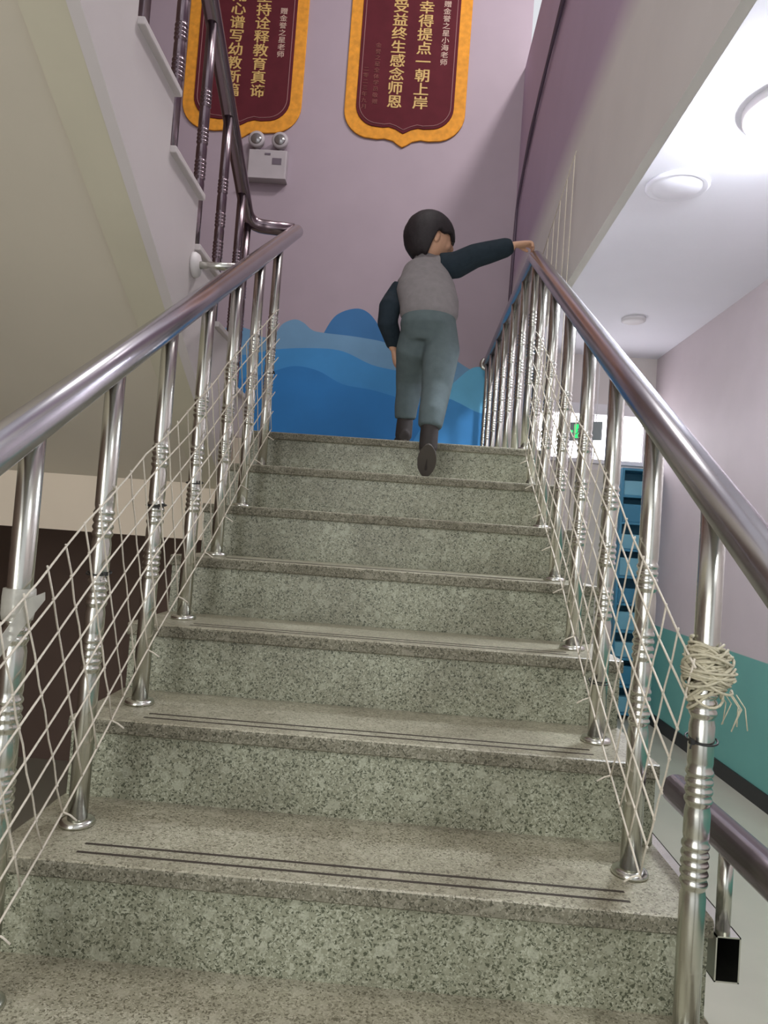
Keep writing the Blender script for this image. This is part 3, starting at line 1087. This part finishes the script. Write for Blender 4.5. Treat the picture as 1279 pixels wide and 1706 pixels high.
def low_z(az):
    t = min(max((abs(az) - 1.45) / 0.5, 0), 1)
    t = t * t * (3 - 2 * t)
    return 0.004 * (1 - t) - 0.096 * t - (0.008 if abs(az) < 0.7 else 0)


outer, inner = [], []
for shell, (gx, gy, gz) in ((0, (0.114, 0.096, 0.117)), (1, (0.093, 0.074, 0.099))):
    vs = []
    for i in range(nz_ + 1):
        for k in range(na):
            az = -math.pi + 2 * math.pi * k / na
            zl = low_z(az) + 0.006 * math.sin(az * 9)
            thmax = math.acos(max(-0.98, min(0.98, zl / gz)))
            th = thmax * i / nz_
            rad = 1 + (0.012 * math.sin(az * 13 + i) if shell == 0 else 0)
            x_off = -0.006
            v = hp(gx * math.sin(th) * math.cos(az) * rad + x_off, gy * math.sin(th) * math.sin(az) * rad, gz * math.cos(th) + 0.004)
            vs.append(v)
    (outer if shell == 0 else inner).extend(vs)
fs = []
n0 = len(outer)
for i in range(nz_):
    for k in range(na):
        a, b, c, d = i * na + k, i * na + (k + 1) % na, (i + 1) * na + (k + 1) % na, (i + 1) * na + k
        fs.append((a, d, c, b))
        fs.append((n0 + a, n0 + b, n0 + c, n0 + d))
for k in range(na):
    a, b = nz_ * na + k, nz_ * na + (k + 1) % na
    fs.append((a, n0 + a, n0 + b, b))
hr.add(outer + inner, fs, 0, True)
hr.build('hair', M['hair'], boy)
for s in (-1, 1):
    MB().ball(hp(0.088, s * 0.032, -0.006), (0.006, 0.011, 0.006), 0, 12, HR_).build('eye', M['eye'], boy)
MB().ball(hp(0.094, 0, -0.052), (0.006, 0.016, 0.004), 0, 10, HR_).build('mouth', M['lip'], boy)

# sweater: grey body, navy sleeves
sw = MB()
hem = HIP + Vector((0.0, 0.005, 0.045))
sw.tube([hem, hem + Vector((0, 0, 0.02)), waist + Vector((0, 0, 0.015)), chest, shC + Vector((0.0, 0, -0.005)), neck + Vector((0, 0, -0.018)), neck + Vector((0.002, 0, 0.012))],
        [0.110, 0.120, 0.121, 0.122, 0.092, 0.058, 0.048], 28, ell=[0.086, 0.092, 0.090, 0.088, 0.072, 0.054, 0.048], side=sx)
sw.tube([shC + Vector((0.0, 0, -0.03)), shL + Vector((0.03, 0, 0.012)), shL + Vector((0.006, 0, 0))], [0.07, 0.058, 0.050], 18)
sw.tube([shC + Vector((0.02, 0, -0.03)), shR + Vector((-0.04, 0, -0.014)), shR + Vector((-0.008, 0, -0.004))], [0.07, 0.058, 0.052], 18)
remesh(sw, 'sweater', M['sweater'], boy, 0.006, 9)
sl = MB()
sl.tube([shR + Vector((-0.018, 0, -0.004)), shR + Vector((0.05, -0.004, 0.006)), elR + Vector((-0.02, 0, -0.004)), elR + Vector((0.03, 0, 0.012)), wrR + Vector((-0.03, 0, -0.008)), wrR + Vector((-0.006, 0, 0))],
        [0.056, 0.056, 0.050, 0.047, 0.040, 0.028], 20)
remesh(sl, 'sleeve', M['sleeve'], boy, 0.005, 16)
sl = MB()
sl.tube([shL + Vector((0.012, 0, 0.01)), shL + Vector((-0.022, -0.01, -0.05)), elL + Vector((0.008, 0, 0.03)), elL + Vector((0.002, 0.01, -0.03)), wrL + Vector((0, 0, 0.03)), wrL + Vector((0, 0, 0.004))],
        [0.052, 0.050, 0.047, 0.044, 0.037, 0.028], 20)
remesh(sl, 'sleeve', M['sleeve'], boy, 0.005, 16)

# trousers
tr = MB()
tr.tube([HIP + Vector((0, 0, 0.075)), HIP + Vector((0, -0.004, 0.02)), HIP + Vector((0, 0.002, -0.045))], [0.106, 0.116, 0.090], 28, ell=[0.080, 0.090, 0.068], side=sx)
tr.tube([hipL + Vector((0.03, -0.01, 0.075)), hipL + Vector((0.008, 0, 0.02)), hipL + Vector((-0.006, 0.01, -0.06)), kneeL + Vector((0, 0, 0.02)), kneeL + Vector((0, 0.0, -0.04)), ankL + Vector((0, -0.004, 0.07)), ankL + Vector((0, 0, 0.02))],
        [0.045, 0.072, 0.072, 0.059, 0.054, 0.050, 0.045], 20)
tr.tube([hipR + Vector((-0.035, -0.005, 0.075)), hipR + Vector((-0.008, 0, 0.02)), hipR + Vector((0.006, -0.008, -0.06)), kneeR + Vector((0, 0, 0.02)), kneeR + Vector((-0.004, -0.02, -0.04)), ankR + Vector((0.004, 0.014, 0.08)), ankR + Vector((0, 0.004, 0.03))],
        [0.045, 0.074, 0.076, 0.064, 0.058, 0.051, 0.046], 20)
remesh(tr, 'trousers', M['trousers'], boy, 0.006, 14)

# shoes: left flat on the landing, right pushing off its toe on the step below
def shoe(heel, toe, upv, ankle):
    d = (toe - heel).normalized()
    u = (upv - d * upv.dot(d)).normalized()
    L = (toe - heel).length
    s = u.cross(d)
    mb = MB()
    mb.tube([heel + d * 0.004 + u * 0.028, heel + d * 0.03 + u * 0.034, heel + d * 0.5 * L + u * 0.026, heel + d * 0.8 * L + u * 0.020, toe - d * 0.004 + u * 0.014],
            [0.022, 0.033, 0.030, 0.034, 0.016], 18, ell=[0.026, 0.033, 0.026, 0.020, 0.011], side=s)
    mb.tube([heel + d * 0.036 + u * 0.03, ankle], [0.036, 0.034], 16)
    o = remesh(mb, 'shoe', M['shoe'], boy, 0.005, 4)
    so = MB()
    n = 20
    ring = []
    for k in range(n):
        a = 2 * math.pi * k / n
        t = 0.5 + 0.5 * math.cos(a)
        wd = 0.030 + 0.006 * math.sin(t * 3.0)
        ring.append(heel + d * (t * L) + s * (math.sin(a) * wd))
    vs = [p + u * 0.001 for p in ring] + [p + u * 0.014 for p in ring]
    so.add(vs, [tuple(range(n)), tuple(range(2 * n - 1, n - 1, -1))] + [(i, (i + 1) % n, n + (i + 1) % n, n + i) for i in range(n)])
    so.build('sole', M['sole'], o)


Z6 = 5 * R
shoe(Vector((0.022, 1.745, LAND)), Vector((0.004, 1.905, LAND)), Vector((0, 0, 1)), ankL + Vector((0, 0, 0.03)))
shoe(Vector((0.120, 1.428, Z6 + 0.120)), Vector((0.116, 1.520, Z6 + 0.006)), Vector((0, 0.75, 0.65)), ankR + Vector((0, 0.004, 0.05)))
